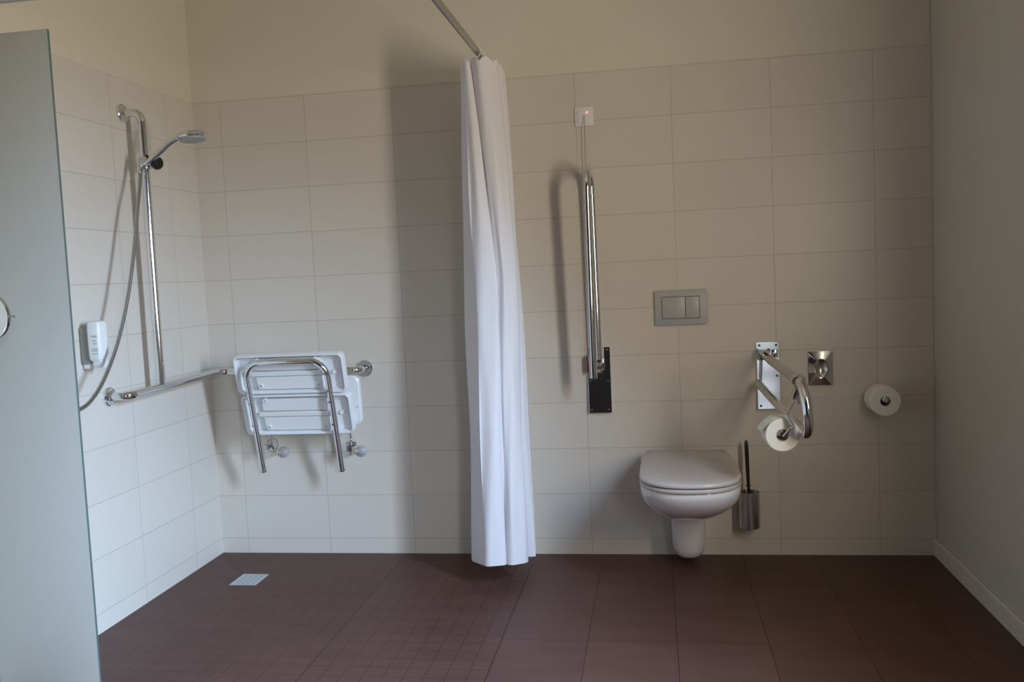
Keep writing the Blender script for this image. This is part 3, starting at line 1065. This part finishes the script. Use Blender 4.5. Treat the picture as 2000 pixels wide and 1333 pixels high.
# flush plate
t = thing('flush_plate', 'grey rectangular flush plate with two buttons above the toilet', 'flush plate', (2.142, 0.0, 1.067))
bm = bmesh.new()
rings = []
for ins, y in ((0, -0.0004), (0, -0.009), (0.003, -0.012)):
    rings.append([(x, y, z) for x, z in rrect(2.0325 + ins, 2.2505 - ins, 0.993 + ins, 1.142 - ins, 0.008, 5)])
loft(bm, rings)
finish(bm, 'frame', M['flush'], t)
bm = bmesh.new()
box(bm, 2.0625, 2.2205, -0.0128, -0.0118, 1.0205, 1.1145)
finish(bm, 'button_gap', simple('shadow_gap', (0.14, 0.135, 0.13), 0.8, noise=0.05), t)
for x0, x1 in ((2.0650, 2.1600), (2.1620, 2.2180)):
    bm = bmesh.new()
    box(bm, x0, x1, -0.0165, -0.0125, 1.0230, 1.1120, bevel=0.0012)
    finish(bm, 'flush_button', M['flush'], t)

# ------------------------------------------------------------------ toilet
TX = 2.141
t = thing('toilet', 'white wall-hung toilet with its lid closed', 'toilet', (TX, 0.0, 0.30))


def uring(z, w, yf, yb=-0.0005, wb=None, n=40, e=2.25, ym=None):
    """U-shaped outline: flat back at yb, rounded front at yf"""
    wb = w if wb is None else wb
    ym = (yf + 0.62 * w * 1.6) if ym is None else ym
    ym = min(ym, yb - 0.02)
    pts = []
    for k in range(n + 1):
        a = math.pi * k / n
        c, s = math.cos(a), math.sin(a)
        x = w * math.copysign(abs(c) ** (2 / e), c)
        y = ym + (yf - ym) * abs(s) ** (2 / e)
        pts.append((TX + x, y, z))
    m2 = 8
    left = [(TX - w + (w - wb) * (k / m2) ** 2.6, ym + (yb - ym) * k / m2, z) for k in range(1, m2 + 1)]
    right = [(TX + w - (w - wb) * (1 - k / m2) ** 2.6, yb + (ym - yb) * k / m2, z) for k in range(0, m2)]
    back = [(TX - wb + 2 * wb * k / 8, yb, z) for k in range(1, 8)]
    return pts + left + back + right


bm = bmesh.new()
R0 = [(0.266, 0.046, -0.40, 0.050), (0.270, 0.066, -0.43, 0.066), (0.280, 0.086, -0.47, 0.084), (0.298, 0.110, -0.52, 0.105), (0.320, 0.134, -0.57, 0.128), (0.345, 0.156, -0.615, 0.150),
      (0.375, 0.177, -0.650, 0.175), (0.405, 0.1835, -0.672, 0.186), (0.425, 0.1845, -0.679, 0.190), (0.4335, 0.1815, -0.676, 0.189)]
loft(bm, [uring(z, w, yf, wb=wb) for z, w, yf, wb in R0])
finish(bm, 'bowl', M['ceramic'], t, angle=50)
bm = bmesh.new()     # trap outlet behind and the rounded cover below
R1 = [(0.035, 0.018, -0.150), (0.038, 0.036, -0.172), (0.050, 0.052, -0.190), (0.075, 0.063, -0.203), (0.11, 0.067, -0.212), (0.20, 0.070, -0.225), (0.235, 0.072, -0.235), (0.262, 0.074, -0.245)]
loft(bm, [uring(z, w, yf, wb=w, e=2.1, ym=yf + w * 0.9) for z, w, yf in R1])
finish(bm, 'trap_cover', M['ceramic'], t, angle=50)
bm = bmesh.new()
R2 = [(0.190, 0.086, -0.10), (0.215, 0.092, -0.20), (0.245, 0.090, -0.30), (0.262, 0.080, -0.36), (0.268, 0.072, -0.38)]
loft(bm, [uring(z, w, yf, wb=w, ym=yf + 0.05) for z, w, yf in R2])
finish(bm, 'bowl_neck', M['ceramic'], t, angle=50)


def plate(name, z0, z1, w, yf, yb, mat, r=0.006, dome=0.0):
    bm = bmesh.new()
    rings = [uring(z0, w - 0.003, yf + 0.003, yb, w * 0.86), uring(z0 + 0.003, w, yf, yb, w * 0.87), uring(z1 - r, w, yf, yb, w * 0.87),
             uring(z1 - r * 0.3, w - r * 0.3, yf + r * 0.3, yb - 0.001, w * 0.87 - r * 0.3), uring(z1, w - r, yf + r, yb - 0.003, w * 0.87 - r),
             uring(z1 + dome * 0.7, w * 0.75, yf + 0.05, yb - 0.03, w * 0.66), uring(z1 + dome, w * 0.4, yf + 0.14, yb - 0.10, w * 0.36)]
    loft(bm, rings)
    return finish(bm, name, mat, t, angle=50)


plate('seat', 0.4360, 0.4515, 0.186, -0.690, -0.085, M['lid'], r=0.004)
plate('lid', 0.4555, 0.4720, 0.1865, -0.695, -0.075, M['lid'], r=0.007, dome=0.004)
for x in (TX - 0.075, TX + 0.075):
    bm = bmesh.new()
    tube(bm, [(x - 0.02, -0.060, 0.447), (x + 0.02, -0.060, 0.447)], 0.011, 16)
    finish(bm, 'lid_hinge', M['lid'], t)

# ------------------------------------------------------------------ brush
t = thing('toilet_brush_holder', 'steel cylinder brush holder on the wall beside the toilet', 'brush holder', (2.397, 0.0, 0.20))
bm = bmesh.new()
lathe(bm, [(0, 0.137), (0.0405, 0.137), (0.0425, 0.139), (0.0425, 0.288), (0.0405, 0.289), (0.0400, 0.287), (0.0400, 0.145), (0, 0.145)], (2.397, -0.060, 0.0), (0, 0, 1), 40)
finish(bm, 'cup', M['chrome_dull'], t)
bm = bmesh.new()
box(bm, 2.382, 2.412, -0.019, -0.0004, 0.18, 0.26, bevel=0.002)
finish(bm, 'wall_bracket', M['chrome_dull'], t)
t = thing('toilet_brush', 'black-handled toilet brush standing in its steel holder', 'toilet brush', (2.397, -0.06, 0.15))
bm = bmesh.new()
hz0 = Vector((2.3975, -0.062, 0.215))
hz1 = Vector((2.3905, -0.060, 0.506))
prof = [(0.0, 0.0062), (0.30, 0.0062), (0.335, 0.0062), (0.34, 0.0095), (0.355, 0.0095), (0.36, 0.0060), (0.45, 0.0070), (0.80, 0.0085), (0.93, 0.0080), (0.98, 0.0062), (1.0, 0.0030)]
tube(bm, [hz0.lerp(hz1, f) for f, _ in prof], [r for _, r in prof], 16)
finish(bm, 'handle', M['black'], t)
bm = bmesh.new()
lathe(bm, [(0, 0.150), (0.026, 0.155), (0.030, 0.185), (0.026, 0.215), (0, 0.219)], (2.397, -0.060, 0.0), (0, 0, 1), 24)
finish(bm, 'bristles', M['white_plastic'], t)

for o in bpy.data.objects:
    if '_base' in o:
        del o['_base']
